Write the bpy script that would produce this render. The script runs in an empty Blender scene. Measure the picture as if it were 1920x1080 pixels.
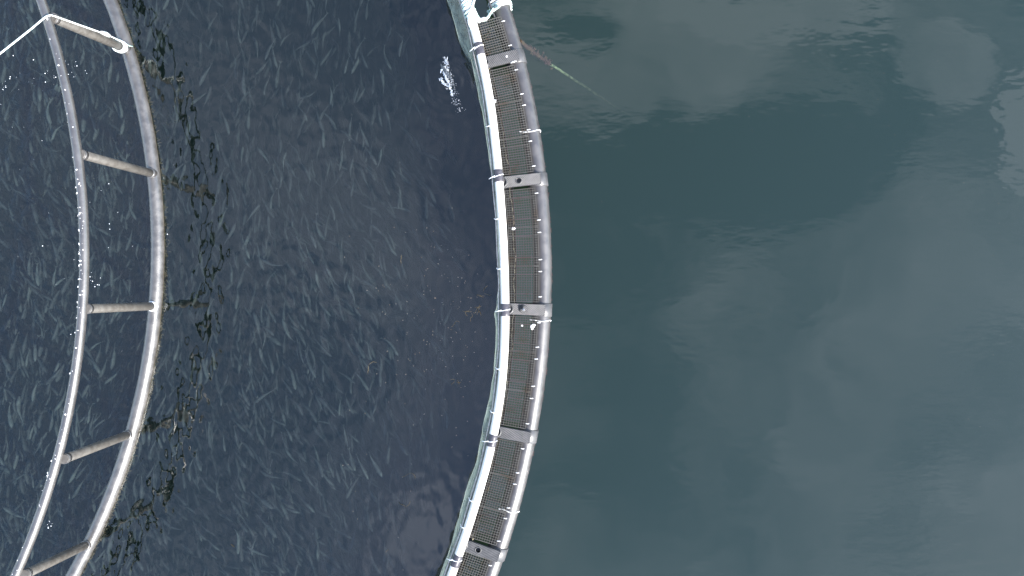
import bpy, bmesh, math, random
import numpy as np
from mathutils import Vector, Matrix

random.seed(7)
RNG = np.random.default_rng(11)
sc = bpy.context.scene
COL = sc.collection
PI = math.pi

# ------------------------------------------------------------------ camera
CAM_H = 13.46
FPX = 1346.0            # focal length in pixels of a 1920 wide picture
cam_d = bpy.data.cameras.new('camera')
cam = bpy.data.objects.new('camera', cam_d)
COL.objects.link(cam)
cam.location = (0, 0, CAM_H)
cam.rotation_euler = (0, 0, 0)          # a drone looking straight down
cam_d.sensor_width = 36.0
cam_d.lens = 36.0 * FPX / 1920.0
cam_d.clip_start = 0.05
cam_d.clip_end = 9000
sc.camera = cam

# ------------------------------------------------------------------ sun, sky
SUN = Vector((0.62, -0.48, 0.62)).normalized()
SUN_EL = math.asin(SUN.z)
SUN_ROT = math.atan2(SUN.x, SUN.y)
sun_d = bpy.data.lights.new('sun', 'SUN')
sun_d.energy = 4.0
sun_d.angle = math.radians(0.53)
sun_d.color = (1.0, 0.95, 0.88)
sun = bpy.data.objects.new('sun', sun_d)
COL.objects.link(sun)
sun.location = (8, -6, 20)
sun.rotation_euler = (-SUN).to_track_quat('-Z', 'Y').to_euler()

world = bpy.data.worlds.new('World')
sc.world = world
world.use_nodes = True
SKY_STRENGTH = 0.13


def N(nt, kind, **kw):
    n = nt.nodes.new(kind)
    for k, v in kw.items():
        if k.startswith('i_'):
            n.inputs[k[2:].replace('_', ' ')].default_value = v
        else:
            setattr(n, k, v)
    return n


def L(nt, a, b):
    nt.links.new(a, b)


def math_n(nt, op, a, b=None, c=None, clamp=False):
    n = nt.nodes.new('ShaderNodeMath')
    n.operation = op
    n.use_clamp = clamp
    for i, v in enumerate((a, b, c)):
        if v is None:
            continue
        if isinstance(v, (int, float)):
            n.inputs[i].default_value = v
        else:
            nt.links.new(v, n.inputs[i])
    return n.outputs[0]


def map_range(nt, v, a, b, c=0.0, d=1.0, smooth=True):
    n = nt.nodes.new('ShaderNodeMapRange')
    n.interpolation_type = 'SMOOTHSTEP' if smooth else 'LINEAR'
    nt.links.new(v, n.inputs[0])
    for i, x in enumerate((a, b, c, d)):
        n.inputs[i + 1].default_value = x
    return n.outputs[0]


def build_world():
    nt = world.node_tree
    nt.nodes.clear()
    out = N(nt, 'ShaderNodeOutputWorld')
    bg = N(nt, 'ShaderNodeBackground')
    sky = N(nt, 'ShaderNodeTexSky')
    sky.sky_type = 'NISHITA'
    sky.sun_disc = False
    sky.sun_elevation = SUN_EL
    sky.sun_rotation = SUN_ROT
    sky.air_density = 1.0
    sky.dust_density = 0.3
    bg.inputs['Strength'].default_value = SKY_STRENGTH
    tc = N(nt, 'ShaderNodeTexCoord')
    sep = N(nt, 'ShaderNodeSeparateXYZ')
    L(nt, tc.outputs['Generated'], sep.inputs[0])
    z = math_n(nt, 'MAXIMUM', sep.outputs['Z'], 0.06)
    u = math_n(nt, 'DIVIDE', sep.outputs['X'], z)       # flat cloud layer overhead
    v = math_n(nt, 'DIVIDE', sep.outputs['Y'], z)
    comb = N(nt, 'ShaderNodeCombineXYZ')
    L(nt, u, comb.inputs[0]); L(nt, v, comb.inputs[1])
    # curl the cloud edges
    warp = N(nt, 'ShaderNodeTexNoise', i_Scale=3.0, i_Detail=6.0, i_Roughness=0.62)
    L(nt, comb.outputs[0], warp.inputs['Vector'])
    sub = N(nt, 'ShaderNodeVectorMath', operation='SUBTRACT')
    L(nt, warp.outputs['Color'], sub.inputs[0]); sub.inputs[1].default_value = (0.5, 0.5, 0.5)
    scl = N(nt, 'ShaderNodeVectorMath', operation='SCALE')
    L(nt, sub.outputs[0], scl.inputs[0]); scl.inputs['Scale'].default_value = 0.15
    add = N(nt, 'ShaderNodeVectorMath', operation='ADD')
    L(nt, comb.outputs[0], add.inputs[0]); L(nt, scl.outputs[0], add.inputs[1])
    n1 = N(nt, 'ShaderNodeTexNoise', i_Scale=1.5, i_Detail=6.0, i_Roughness=0.52)
    L(nt, add.outputs[0], n1.inputs['Vector'])
    cover = math_n(nt, 'MULTIPLY_ADD', n1.outputs['Fac'], 0.6, -0.14)
    for (px, py, rx, ry, w, e0) in CLOUDS:
        s2 = N(nt, 'ShaderNodeVectorMath', operation='SUBTRACT')
        L(nt, add.outputs[0], s2.inputs[0])
        s2.inputs[1].default_value = ((px - 960) / FPX, -(py - 540) / FPX, 0)
        m2 = N(nt, 'ShaderNodeVectorMath', operation='MULTIPLY')
        L(nt, s2.outputs[0], m2.inputs[0])
        m2.inputs[1].default_value = (FPX / rx, FPX / ry, 0)
        ln = N(nt, 'ShaderNodeVectorMath', operation='LENGTH')
        L(nt, m2.outputs[0], ln.inputs[0])
        k = map_range(nt, ln.outputs['Value'], e0, 1.0, w, 0.0)
        cover = math_n(nt, 'ADD', cover, k)
    n2 = N(nt, 'ShaderNodeTexNoise', i_Scale=5.5, i_Detail=5.0, i_Roughness=0.62, i_Distortion=0.6)
    L(nt, add.outputs[0], n2.inputs['Vector'])
    cover = math_n(nt, 'ADD', cover, math_n(nt, 'MULTIPLY_ADD', n2.outputs['Fac'], 0.9, -0.45))
    m = map_range(nt, cover, 0.02, 0.62, 0.0, 1.0, smooth=False)
    mix = N(nt, 'ShaderNodeMix', data_type='RGBA', blend_type='ADD')
    L(nt, m, mix.inputs['Factor'])
    L(nt, sky.outputs[0], mix.inputs['A'])
    mix.inputs['B'].default_value = CLOUD_COL
    L(nt, mix.outputs['Result'], bg.inputs['Color'])
    L(nt, bg.outputs[0], out.inputs[0])


# cloud banks of the flat cloud layer: centre, radii, weight, hardness
CLOUDS = [
    (1200, 105, 330, 150, 0.35, 0.60),
    (1480, 30, 260, 75, 0.40, 0.70),
    (1770, 110, 115, 95, 0.34, 0.60),
    (1935, 250, 100, 115, 0.75, 0.80),
    (1720, 640, 440, 350, 0.10, 0.86),
    (1860, 470, 260, 200, 0.10, 0.40),
    (1500, 880, 800, 420, -0.10, 0.30),
    (1085, 62, 125, 55, -0.42, 0.50),
    (1390, 310, 330, 125, -0.22, 0.75),
    (1100, 330, 170, 110, -0.28, 0.50),
    (1120, 720, 240, 400, -0.10, 0.10),
    (795, 1000, 110, 130, 0.50, 0.15),
    (800, 420, 320, 700, 0.12, 0.10),
    (400, 540, 700, 760, 0.07, 0.30),
]
CLOUD_COL = (2.15, 2.15, 2.2, 1)
build_world()

vs = sc.view_settings
vs.view_transform = 'Standard'
vs.look = 'None'
vs.gamma = 1.0
vs.use_curve_mapping = False
vs.exposure = 1.6

cy = sc.cycles
cy.use_denoising = True
cy.use_adaptive_sampling = False
cy.max_bounces = 4
cy.diffuse_bounces = 1
cy.glossy_bounces = 2
cy.transmission_bounces = 4
cy.transparent_max_bounces = 10
cy.volume_bounces = 0
cy.use_light_tree = True


# ------------------------------------------------------------------ helpers
def W(px, py, z=0.0):
    """a point seen at (px, py) of the 1920 wide photograph that is z metres above the water"""
    k = (CAM_H - z) / FPX
    return Vector(((px - 960) * k, -(py - 540) * k, z))


def link(o, parent=None):
    COL.objects.link(o)
    if parent is not None:
        o.parent = parent
    return o


def tag(o, label=None, cat=None, group=None, kind=None):
    if label: o['label'] = label
    if cat: o['category'] = cat
    if group: o['group'] = group
    if kind: o['kind'] = kind
    return o


def empty(name, loc=(0, 0, 0)):
    o = bpy.data.objects.new(name, None)
    o.empty_display_size = 0.2
    o.location = loc
    return link(o)


class MB:
    """collects faces for one mesh"""
    def __init__(s):
        s.v = []; s.f = []; s.smooth = []

    def add(s, verts, faces, smooth=False):
        b = len(s.v)
        s.v += [tuple(p) for p in verts]
        s.f += [tuple(i + b for i in f) for f in faces]
        s.smooth += [smooth] * len(faces)

    def box(s, c, ax, ay, az):
        """centre and three half axis vectors"""
        c, ax, ay, az = map(Vector, (c, ax, ay, az))
        vs_ = [c + ax * i + ay * j + az * k for k in (-1, 1) for j in (-1, 1) for i in (-1, 1)]
        s.add(vs_, [(0, 2, 3, 1), (4, 5, 7, 6), (0, 1, 5, 4), (2, 6, 7, 3), (0, 4, 6, 2), (1, 3, 7, 5)])

    def sweep(s, pts, r, n=10, closed=False, caps=True, up=Vector((0, 0, 1))):
        """a tube along a list of points; r a number or a list"""
        pts = [Vector(p) for p in pts]
        m = len(pts)
        rs = r if isinstance(r, (list, tuple)) else [r] * m
        vv = []
        for i in range(m):
            a = pts[i - 1] if (i > 0 or closed) else pts[0]
            b = pts[(i + 1) % m] if (i < m - 1 or closed) else pts[-1]
            t = (b - a).normalized()
            side = t.cross(up)
            if side.length < 1e-4:
                side = t.cross(Vector((1, 0, 0)))
            side.normalize()
            w = side.cross(t)
            for k in range(n):
                q = 2 * PI * k / n
                vv.append(pts[i] + (side * math.cos(q) + w * math.sin(q)) * rs[i])
        ff = []
        for i in range(m if closed else m - 1):
            j = (i + 1) % m
            for k in range(n):
                l = (k + 1) % n
                ff.append((i * n + k, i * n + l, j * n + l, j * n + k))
        s.add(vv, ff, True)
        if caps and not closed:
            b = len(s.v) - len(vv)
            s.f.append(tuple(b + k for k in reversed(range(n)))); s.smooth.append(False)
            s.f.append(tuple(b + (m - 1) * n + k for k in range(n))); s.smooth.append(False)

    def blob(s, c, rx, ry, rz, ang=0.0, n=8, m=5, jit=0.0):
        vv = []; ff = []
        ca, sa = math.cos(ang), math.sin(ang)
        for j in range(m):
            th = PI * (j + 0.5) / m
            for k in range(n):
                q = 2 * PI * k / n
                w = 1 + random.uniform(-jit, jit)
                x = rx * math.sin(th) * math.cos(q) * w; y = ry * math.sin(th) * math.sin(q) * w
                vv.append((c[0] + x * ca - y * sa, c[1] + x * sa + y * ca, c[2] + rz * math.cos(th)))
        for j in range(m - 1):
            for k in range(n):
                l = (k + 1) % n
                ff.append((j * n + k, (j + 1) * n + k, (j + 1) * n + l, j * n + l))
        ff.append(tuple(range(n))); ff.append(tuple((m - 1) * n + k for k in reversed(range(n))))
        s.add(vv, ff, True)

    def mesh(s, name):
        me = bpy.data.meshes.new(name)
        me.from_pydata(s.v, [], s.f)
        me.polygons.foreach_set('use_smooth', s.smooth)
        me.update()
        return me

    def build(s, name, mat, parent=None):
        me = s.mesh(name)
        if mat is not None:
            me.materials.append(mat)
        return link(bpy.data.objects.new(name, me), parent)


def fix_normals(o):
    bm = bmesh.new(); bm.from_mesh(o.data)
    bmesh.ops.recalc_face_normals(bm, faces=bm.faces)
    bm.to_mesh(o.data); bm.free()
    return o


# ------------------------------------------------------------------ materials
def new_mat(name):
    m = bpy.data.materials.new(name)
    m.use_nodes = True
    m.node_tree.nodes.clear()
    return m, m.node_tree


def pbr(name, col, col2=None, scale=8.0, rough=0.5, rough_var=0.0, metal=0.0, spec=0.5, bump=0.0, bump_scale=60.0,
        stretch=None, thresh=(0.35, 0.65), extra=None, detail=5.0, ior=1.5):
    m, nt = new_mat(name)
    out = N(nt, 'ShaderNodeOutputMaterial')
    p = N(nt, 'ShaderNodeBsdfPrincipled')
    p.inputs['Roughness'].default_value = rough
    p.inputs['Metallic'].default_value = metal
    p.inputs['Specular IOR Level'].default_value = spec
    p.inputs['IOR'].default_value = ior
    geo = N(nt, 'ShaderNodeNewGeometry')
    vec = geo.outputs['Position']
    if stretch:
        mp = N(nt, 'ShaderNodeMapping'); mp.inputs['Scale'].default_value = stretch
        L(nt, vec, mp.inputs[0]); vec = mp.outputs[0]
    col_out = None
    if col2 is not None:
        n1 = N(nt, 'ShaderNodeTexNoise', i_Scale=scale, i_Detail=detail, i_Roughness=0.6)
        L(nt, vec, n1.inputs['Vector'])
        k = map_range(nt, n1.outputs['Fac'], thresh[0], thresh[1])
        mx = N(nt, 'ShaderNodeMix', data_type='RGBA')
        mx.inputs['A'].default_value = (*col, 1); mx.inputs['B'].default_value = (*col2, 1)
        L(nt, k, mx.inputs['Factor'])
        col_out = mx.outputs['Result']
        if rough_var:
            L(nt, math_n(nt, 'MULTIPLY_ADD', k, rough_var, rough), p.inputs['Roughness'])
    if extra:
        col_out = extra(nt, geo, col_out)
    if col_out is None:
        p.inputs['Base Color'].default_value = (*col, 1)
    else:
        L(nt, col_out, p.inputs['Base Color'])
    if bump:
        n2 = N(nt, 'ShaderNodeTexNoise', i_Scale=bump_scale, i_Detail=3.0)
        L(nt, geo.outputs['Position'], n2.inputs['Vector'])
        b = N(nt, 'ShaderNodeBump'); b.inputs['Strength'].default_value = 1.0
        b.inputs['Distance'].default_value = bump
        L(nt, n2.outputs['Fac'], b.inputs['Height']); L(nt, b.outputs[0], p.inputs['Normal'])
    L(nt, p.outputs[0], out.inputs[0])
    return m


def waterline(zc, width, col, scale=9.0):
    """algae that grows in a ragged band just above the waterline"""
    def f(nt, geo, base):
        sp = N(nt, 'ShaderNodeSeparateXYZ'); L(nt, geo.outputs['Position'], sp.inputs[0])
        n = N(nt, 'ShaderNodeTexNoise', i_Scale=scale, i_Detail=6.0, i_Roughness=0.65)
        L(nt, geo.outputs['Position'], n.inputs['Vector'])
        h = math_n(nt, 'MULTIPLY_ADD', n.outputs['Fac'], -width * 2.2, sp.outputs['Z'])
        k = map_range(nt, h, zc - width * 1.3, zc - width * 0.8, 1.0, 0.0)
        mx = N(nt, 'ShaderNodeMix', data_type='RGBA')
        L(nt, k, mx.inputs['Factor']); L(nt, base, mx.inputs['A'])
        mx.inputs['B'].default_value = (*col, 1)
        return mx.outputs['Result']
    return f


M = {}
M['pipe'] = pbr('black_plastic_pipe', (0.034, 0.030, 0.030), (0.056, 0.051, 0.050), scale=5.0, rough=0.37, rough_var=0.12, spec=0.9, ior=1.65, bump=0.0012,
                bump_scale=45, extra=waterline(0.05, 0.05, (0.07, 0.028, 0.02)))
M['pipe_in'] = pbr('dirty_plastic_pipe', (0.008, 0.007, 0.006), (0.026, 0.017, 0.010), scale=7.0, rough=0.6, bump=0.002)
M['bracket'] = pbr('moulded_bracket_plastic', (0.050, 0.049, 0.052), (0.075, 0.073, 0.075), scale=10.0, rough=0.45, bump=0.001)
M['clampband'] = pbr('clamp_band_plastic', (0.055, 0.054, 0.056), (0.08, 0.078, 0.08), scale=8.0, rough=0.4, spec=0.7, bump=0.001)
M['handrail'] = pbr('white_handrail_pipe', (0.80, 0.75, 0.68), (0.60, 0.54, 0.46), scale=9.0, rough=0.5, thresh=(0.55, 0.8))
M['sleeve'] = pbr('grey_sleeve_plastic', (0.045, 0.042, 0.052), (0.07, 0.066, 0.076), scale=14.0, rough=0.4)
M['grate'] = pbr('galvanised_grating', (0.100, 0.097, 0.090), (0.085, 0.056, 0.034), scale=3.0, rough=0.7, metal=0.1, thresh=(0.50, 0.72))
M['white'] = pbr('white_plastic_tie', (0.80, 0.80, 0.80), rough=0.5)
M['dropping'] = pbr('bird_dropping_white', (0.80, 0.78, 0.76), (0.5, 0.47, 0.42), scale=60.0, rough=0.8, thresh=(0.6, 0.8))
M['foam'] = pbr('white_water', (0.75, 0.78, 0.82), rough=0.25)
M['rope'] = pbr('white_rope', (0.80, 0.82, 0.80), (0.48, 0.66, 0.60), scale=28.0, rough=0.85, bump=0.004, bump_scale=120, thresh=(0.5, 0.65))
M['rope_green'] = pbr('pale_green_rope', (0.30, 0.46, 0.40), (0.60, 0.72, 0.66), scale=22.0, rough=0.85, bump=0.004, bump_scale=120)
M['hem'] = pbr('hem_rope', (0.62, 0.56, 0.50), (0.40, 0.33, 0.28), scale=20.0, rough=0.85)
M['cord'] = pbr('old_yellow_cord', (0.42, 0.37, 0.24), (0.09, 0.07, 0.05), scale=14.0, rough=0.9, thresh=(0.45, 0.55))
M['ring'] = pbr('weathered_ring_pipe', (0.046, 0.041, 0.036), (0.080, 0.073, 0.066), scale=6.0, rough=0.37, rough_var=0.12, spec=1.0, ior=1.7, bump=0.0022, bump_scale=38,
                stretch=None, extra=waterline(0.035, 0.03, (0.075, 0.06, 0.03)))
M['upper'] = pbr('upper_ring_pipe', (0.044, 0.040, 0.038), (0.066, 0.061, 0.058), scale=5.0, rough=0.36, rough_var=0.06, spec=1.0, ior=1.7, bump=0.0012, bump_scale=40)
M['post'] = pbr('post_pipe', (0.105, 0.097, 0.086), (0.070, 0.062, 0.053), scale=9.0, rough=0.5, bump=0.0012)
M['hose'] = pbr('dark_hose', (0.06, 0.058, 0.06), rough=0.4)
M['hole_shade'] = pbr('hole_shade_black', (0.008, 0.008, 0.009), rough=0.9, spec=0.1)  # near-black colour paints the darkness inside the bracket holes
M['steel'] = pbr('bolt_steel', (0.45, 0.45, 0.46), rough=0.32, metal=0.9)
M['weed'] = pbr('floating_weed', (0.13, 0.10, 0.05), (0.07, 0.055, 0.032), scale=25.0, rough=0.8)
M['pellet'] = pbr('floating_pellet', (0.42, 0.40, 0.36), (0.25, 0.19, 0.13), scale=3.0, rough=0.6)
M['fish'] = pbr('salmon_skin', (0.021, 0.031, 0.031), (0.008, 0.0125, 0.013), scale=7.0, rough=0.6, spec=0.08, thresh=(0.4, 0.7))
M['fishpale'] = pbr('pale_salmon_skin', (0.040, 0.057, 0.054), (0.017, 0.025, 0.025), scale=6.0, rough=0.6, spec=0.08)
M['fishdark'] = pbr('dark_salmon_skin', (0.05, 0.06, 0.065), (0.12, 0.13, 0.14), scale=12.0, rough=0.18, spec=0.6)
M['mooring'] = pbr('fouled_mooring_rope', (0.026, 0.008, 0.007), (0.045, 0.035, 0.014), scale=7.0, rough=0.9, bump=0.01)
M['mooring_green'] = pbr('green_mooring_rope', (0.17, 0.25, 0.13), (0.035, 0.06, 0.035), scale=13.0, rough=0.9, bump=0.004, thresh=(0.45, 0.6))
M['algae_red'] = pbr('red_algae', (0.075, 0.020, 0.014), (0.05, 0.035, 0.015), scale=9.0, rough=0.9)
M['algae_green'] = pbr('olive_algae', (0.025, 0.022, 0.008), (0.015, 0.02, 0.008), scale=9.0, rough=0.9)
M['seabed'] = pbr('dark_seabed', (0.03, 0.035, 0.03), (0.05, 0.05, 0.04), scale=0.4, rough=0.9)


def plate_tread(mat):
    nt = mat.node_tree
    p = [n for n in nt.nodes if n.type == 'BSDF_PRINCIPLED'][0]
    for l in list(p.inputs['Normal'].links):
        nt.links.remove(l)
    tc = N(nt, 'ShaderNodeTexCoord')
    mp = N(nt, 'ShaderNodeMapping'); mp.inputs['Rotation'].default_value = (0, 0, math.radians(50))
    L(nt, tc.outputs['Object'], mp.inputs[0])
    wv = N(nt, 'ShaderNodeTexWave', i_Scale=11.0, i_Distortion=0.6)
    L(nt, mp.outputs[0], wv.inputs['Vector'])
    b = N(nt, 'ShaderNodeBump'); b.inputs['Strength'].default_value = 0.8; b.inputs['Distance'].default_value = 0.006
    L(nt, wv.outputs['Fac'], b.inputs['Height']); L(nt, b.outputs[0], p.inputs['Normal'])


plate_tread(M['bracket'])


def net_mat():
    m, nt = new_mat('fine_net_fabric')
    out = N(nt, 'ShaderNodeOutputMaterial')
    d = N(nt, 'ShaderNodeBsdfDiffuse'); d.inputs[0].default_value = (0.33, 0.37, 0.33, 1)
    tl = N(nt, 'ShaderNodeBsdfTranslucent'); tl.inputs[0].default_value = (0.22, 0.28, 0.25, 1)
    t = N(nt, 'ShaderNodeBsdfTransparent')
    a = N(nt, 'ShaderNodeMixShader'); a.inputs[0].default_value = 0.35
    L(nt, d.outputs[0], a.inputs[1]); L(nt, tl.outputs[0], a.inputs[2])
    geo = N(nt, 'ShaderNodeNewGeometry')
    n = N(nt, 'ShaderNodeTexNoise', i_Scale=6.0, i_Detail=4.0)
    L(nt, geo.outputs['Position'], n.inputs['Vector'])
    k = map_range(nt, n.outputs['Fac'], 0.3, 0.75, 0.25, 0.62)
    b = N(nt, 'ShaderNodeMixShader')
    L(nt, k, b.inputs[0]); L(nt, a.outputs[0], b.inputs[1]); L(nt, t.outputs[0], b.inputs[2])
    L(nt, b.outputs[0], out.inputs[0])
    return m


M['net'] = net_mat()


def volume_nodes(nt, out, albedo, density):
    s = N(nt, 'ShaderNodeVolumeScatter'); s.inputs['Color'].default_value = (*albedo, 1)
    s.inputs['Density'].default_value = density; s.inputs['Anisotropy'].default_value = 0.0
    a = N(nt, 'ShaderNodeVolumeAbsorption'); a.inputs['Color'].default_value = (*albedo, 1)
    a.inputs['Density'].default_value = density
    ad = N(nt, 'ShaderNodeAddShader')
    L(nt, s.outputs[0], ad.inputs[0]); L(nt, a.outputs[0], ad.inputs[1])
    L(nt, ad.outputs[0], out.inputs['Volume'])


def water_mat(name, albedo, density, waves):
    """clear moving surface over turbid water; waves = [(scale, distance, detail, stretch)]"""
    m, nt = new_mat(name)
    out = N(nt, 'ShaderNodeOutputMaterial')
    geo = N(nt, 'ShaderNodeNewGeometry')
    pos = geo.outputs['Position']
    h = waves(nt, pos)
    b = N(nt, 'ShaderNodeBump'); b.inputs['Strength'].default_value = 1.0; b.inputs['Distance'].default_value = 1.0
    L(nt, h, b.inputs['Height'])
    fr = N(nt, 'ShaderNodeFresnel')
    # the same reflectance from both sides, so that sunlight gets in and the body of the water is lit
    L(nt, math_n(nt, 'MULTIPLY_ADD', geo.outputs['Backfacing'], 1 / 1.7 - 1.7, 1.7), fr.inputs['IOR'])
    L(nt, b.outputs[0], fr.inputs['Normal'])
    g = N(nt, 'ShaderNodeBsdfGlossy'); g.inputs['Roughness'].default_value = 0.004
    g.inputs['Color'].default_value = (1, 1, 1, 1)
    L(nt, b.outputs[0], g.inputs['Normal'])
    t = N(nt, 'ShaderNodeBsdfTransparent')
    mx = N(nt, 'ShaderNodeMixShader')
    L(nt, fr.outputs[0], mx.inputs[0]); L(nt, t.outputs[0], mx.inputs[1]); L(nt, g.outputs[0], mx.inputs[2])
    L(nt, mx.outputs[0], out.inputs['Surface'])
    volume_nodes(nt, out, albedo, density)
    # the sides and the bottom of the same body of water
    m2, nt2 = new_mat(name + '_body')
    o2 = N(nt2, 'ShaderNodeOutputMaterial')
    t2 = N(nt2, 'ShaderNodeBsdfTransparent')
    L(nt2, t2.outputs[0], o2.inputs['Surface'])
    volume_nodes(nt2, o2, albedo, density)
    return m, m2


def noise_h(nt, pos, scale, amp, detail=2.0, stretch=None, rough=0.5, loc=(0, 0, 0)):
    v = pos
    mp = N(nt, 'ShaderNodeMapping'); mp.inputs['Scale'].default_value = stretch or (1, 1, 1)
    mp.inputs['Location'].default_value = loc
    L(nt, pos, mp.inputs[0])
    n = N(nt, 'ShaderNodeTexNoise', i_Scale=scale, i_Detail=detail, i_Roughness=rough)
    L(nt, mp.outputs[0], n.inputs['Vector'])
    return math_n(nt, 'MULTIPLY', n.outputs['Fac'], amp)


def sea_waves(nt, pos):
    a = noise_h(nt, pos, 0.55, 0.010, 2.0)
    b = noise_h(nt, pos, 3.4, 0.0042, 2.0, stretch=(0.6, 1.4, 1))
    # ripples come in patches
    pn = N(nt, 'ShaderNodeTexNoise', i_Scale=0.35, i_Detail=2.0)
    L(nt, pos, pn.inputs['Vector'])
    k = map_range(nt, pn.outputs['Fac'], 0.40, 0.62, 0.25, 1.0)
    return math_n(nt, 'ADD', a, math_n(nt, 'MULTIPLY', b, k))


RING_C = Vector((-19.18, 0.74)); RING_R = 12.56          # floating ring of the bird net support
UP_C = Vector((-18.73, 0.50)); UP_R = 12.08; UP_Z = 2.3  # its upper ring
POUT_C = Vector((-15.517, 0.266)); POUT_EDGE = 16.256    # outer edge of the walkway's outer pipe


def pen_waves(nt, pos):
    sp = N(nt, 'ShaderNodeSeparateXYZ'); L(nt, pos, sp.inputs[0])
    # fish stir the middle of the pen; it is calmer by the walkway
    dv = N(nt, 'ShaderNodeVectorMath', operation='DISTANCE')
    L(nt, pos, dv.inputs[0]); dv.inputs[1].default_value = (RING_C.x, RING_C.y, 0)
    d = dv.outputs['Value']
    chop = map_range(nt, d, RING_R - 0.3, RING_R + 0.6, 1.0, 0.0)
    mid = map_range(nt, d, RING_R + 1.4, RING_R + 5.5, 1.0, 0.30)
    a = noise_h(nt, pos, 4.2, 0.0235, 0.7, stretch=(1.15, 0.85, 1), rough=0.4)
    a = math_n(nt, 'MULTIPLY', a, mid)
    b = noise_h(nt, pos, 5.5, 0.024, 2.5, loc=(3, 1, 0))
    b = math_n(nt, 'MULTIPLY', b, chop)
    # rings spreading from the leaping fish
    sv = N(nt, 'ShaderNodeVectorMath', operation='DISTANCE')
    L(nt, pos, sv.inputs[0]); sv.inputs[1].default_value = (-1.2, 3.85, 0)
    rs = math_n(nt, 'MULTIPLY', math_n(nt, 'SINE', math_n(nt, 'MULTIPLY', sv.outputs['Value'], 34.0)), map_range(nt, sv.outputs['Value'], 0.2, 0.9, 0.0013, 0.0))
    b = math_n(nt, 'ADD', b, rs)
    c = noise_h(nt, pos, 0.5, 0.012, 1.0)
    return math_n(nt, 'ADD', math_n(nt, 'ADD', a, b), c)


M['sea'], M['sea_body'] = water_mat('sea_water', (0.051, 0.106, 0.061), 0.45, sea_waves)
M['pen'], M['pen_body'] = water_mat('pen_water', (0.014, 0.031, 0.027), 0.50, pen_waves)

# ------------------------------------------------------------------ water
PIPE_R = 0.17
PIPE_Z = 0.10
R_OUT = POUT_EDGE - PIPE_R           # centre line of the outer pipe
R_IN = R_OUT - 0.645                 # centre line of the inner pipe


def ring_pt(r, th, z=0.0, c=POUT_C):
    return Vector((c.x + r * math.cos(th), c.y + r * math.sin(th), z))


DEPTH = 14.0
NSEG = 360


def make_sea():
    r = R_IN + 0.02
    v = []; f = []; mi = []
    for k in range(NSEG):
        th = 2 * PI * k / NSEG
        v.append(ring_pt(r, th, 0)); v.append(ring_pt(3500, th, 0))
        v.append(ring_pt(r, th, -DEPTH)); v.append(ring_pt(3500, th, -DEPTH))
    for k in range(NSEG):
        a = k * 4; b = ((k + 1) % NSEG) * 4
        f.append((a, a + 1, b + 1, b)); mi.append(0)
        f.append((a + 2, b + 2, b + 3, a + 3)); mi.append(1)
        f.append((a, b, b + 2, a + 2)); mi.append(1)
        f.append((a + 1, a + 3, b + 3, b + 1)); mi.append(1)
    me = bpy.data.meshes.new('sea'); me.from_pydata(v, [], f)
    me.materials.append(M['sea']); me.materials.append(M['sea_body'])
    me.polygons.foreach_set('material_index', mi)
    o = link(bpy.data.objects.new('sea', me))
    tag(o, 'calm teal sea reflecting soft clouds outside the pen', kind='structure')
    # closed disc of water inside the pen
    r = R_IN - 0.02
    v = [ring_pt(r, 2 * PI * k / NSEG, 0) for k in range(NSEG)] + [ring_pt(r, 2 * PI * k / NSEG, -DEPTH) for k in range(NSEG)]
    f = [tuple(range(NSEG)), tuple(reversed(range(NSEG, 2 * NSEG)))]; mi = [0, 1]
    for k in range(NSEG):
        l = (k + 1) % NSEG
        f.append((k, NSEG + k, NSEG + l, l)); mi.append(1)
    me = bpy.data.meshes.new('pen_water'); me.from_pydata(v, [], f)
    me.materials.append(M['pen']); me.materials.append(M['pen_body'])
    me.polygons.foreach_set('material_index', mi)
    o = link(bpy.data.objects.new('pen_water', me))
    tag(o, 'dark rippled blue water inside the fish pen', kind='structure')
    mb = MB()
    mb.add([(-3600, -3600, -DEPTH - .5), (3600, -3600, -DEPTH - .5), (3600, 3600, -DEPTH - .5), (-3600, 3600, -DEPTH - .5)], [(0, 1, 2, 3)])
    o = mb.build('seabed', M['seabed'])
    tag(o, 'dark seabed far below the pen', kind='structure')


make_sea()

# ------------------------------------------------------------------ the pen's floating collar
collar = empty('pen_collar', ring_pt(R_OUT, 0, 0))
tag(collar, 'curved floating pen collar of twin dark pipes, pale handrail and moulded brackets', 'pen collar')
C0 = collar.location.copy()


def part(mb, name, mat, parent=collar):
    """mesh given in world coordinates, parented without moving it"""
    o = mb.build(name, mat)
    o.parent = parent
    par = parent
    off = Vector((0, 0, 0))
    while par is not None:
        off += par.location
        par = par.parent
    o.location = -off
    return o


def th_of_y(py, z, r=R_OUT):
    """angle on the collar of the point that shows at picture height py"""
    Y = -(py - 540) * (CAM_H - z) / FPX
    return math.asin((Y - POUT_C.y) / r)


def circle_pts(r, z, n=NSEG, c=POUT_C, rfun=None):
    return [ring_pt(r if rfun is None else rfun(2 * PI * k / n), 2 * PI * k / n, z, c) for k in range(n)]


mb = MB(); mb.sweep(circle_pts(R_OUT, PIPE_Z, 480), PIPE_R, 32, closed=True)
part(mb, 'outer_float_pipe', M['pipe'])
mb = MB(); mb.sweep(circle_pts(R_IN, PIPE_Z, 480), PIPE_R, 24, closed=True)
part(mb, 'inner_float_pipe', M['pipe_in'])

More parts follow.
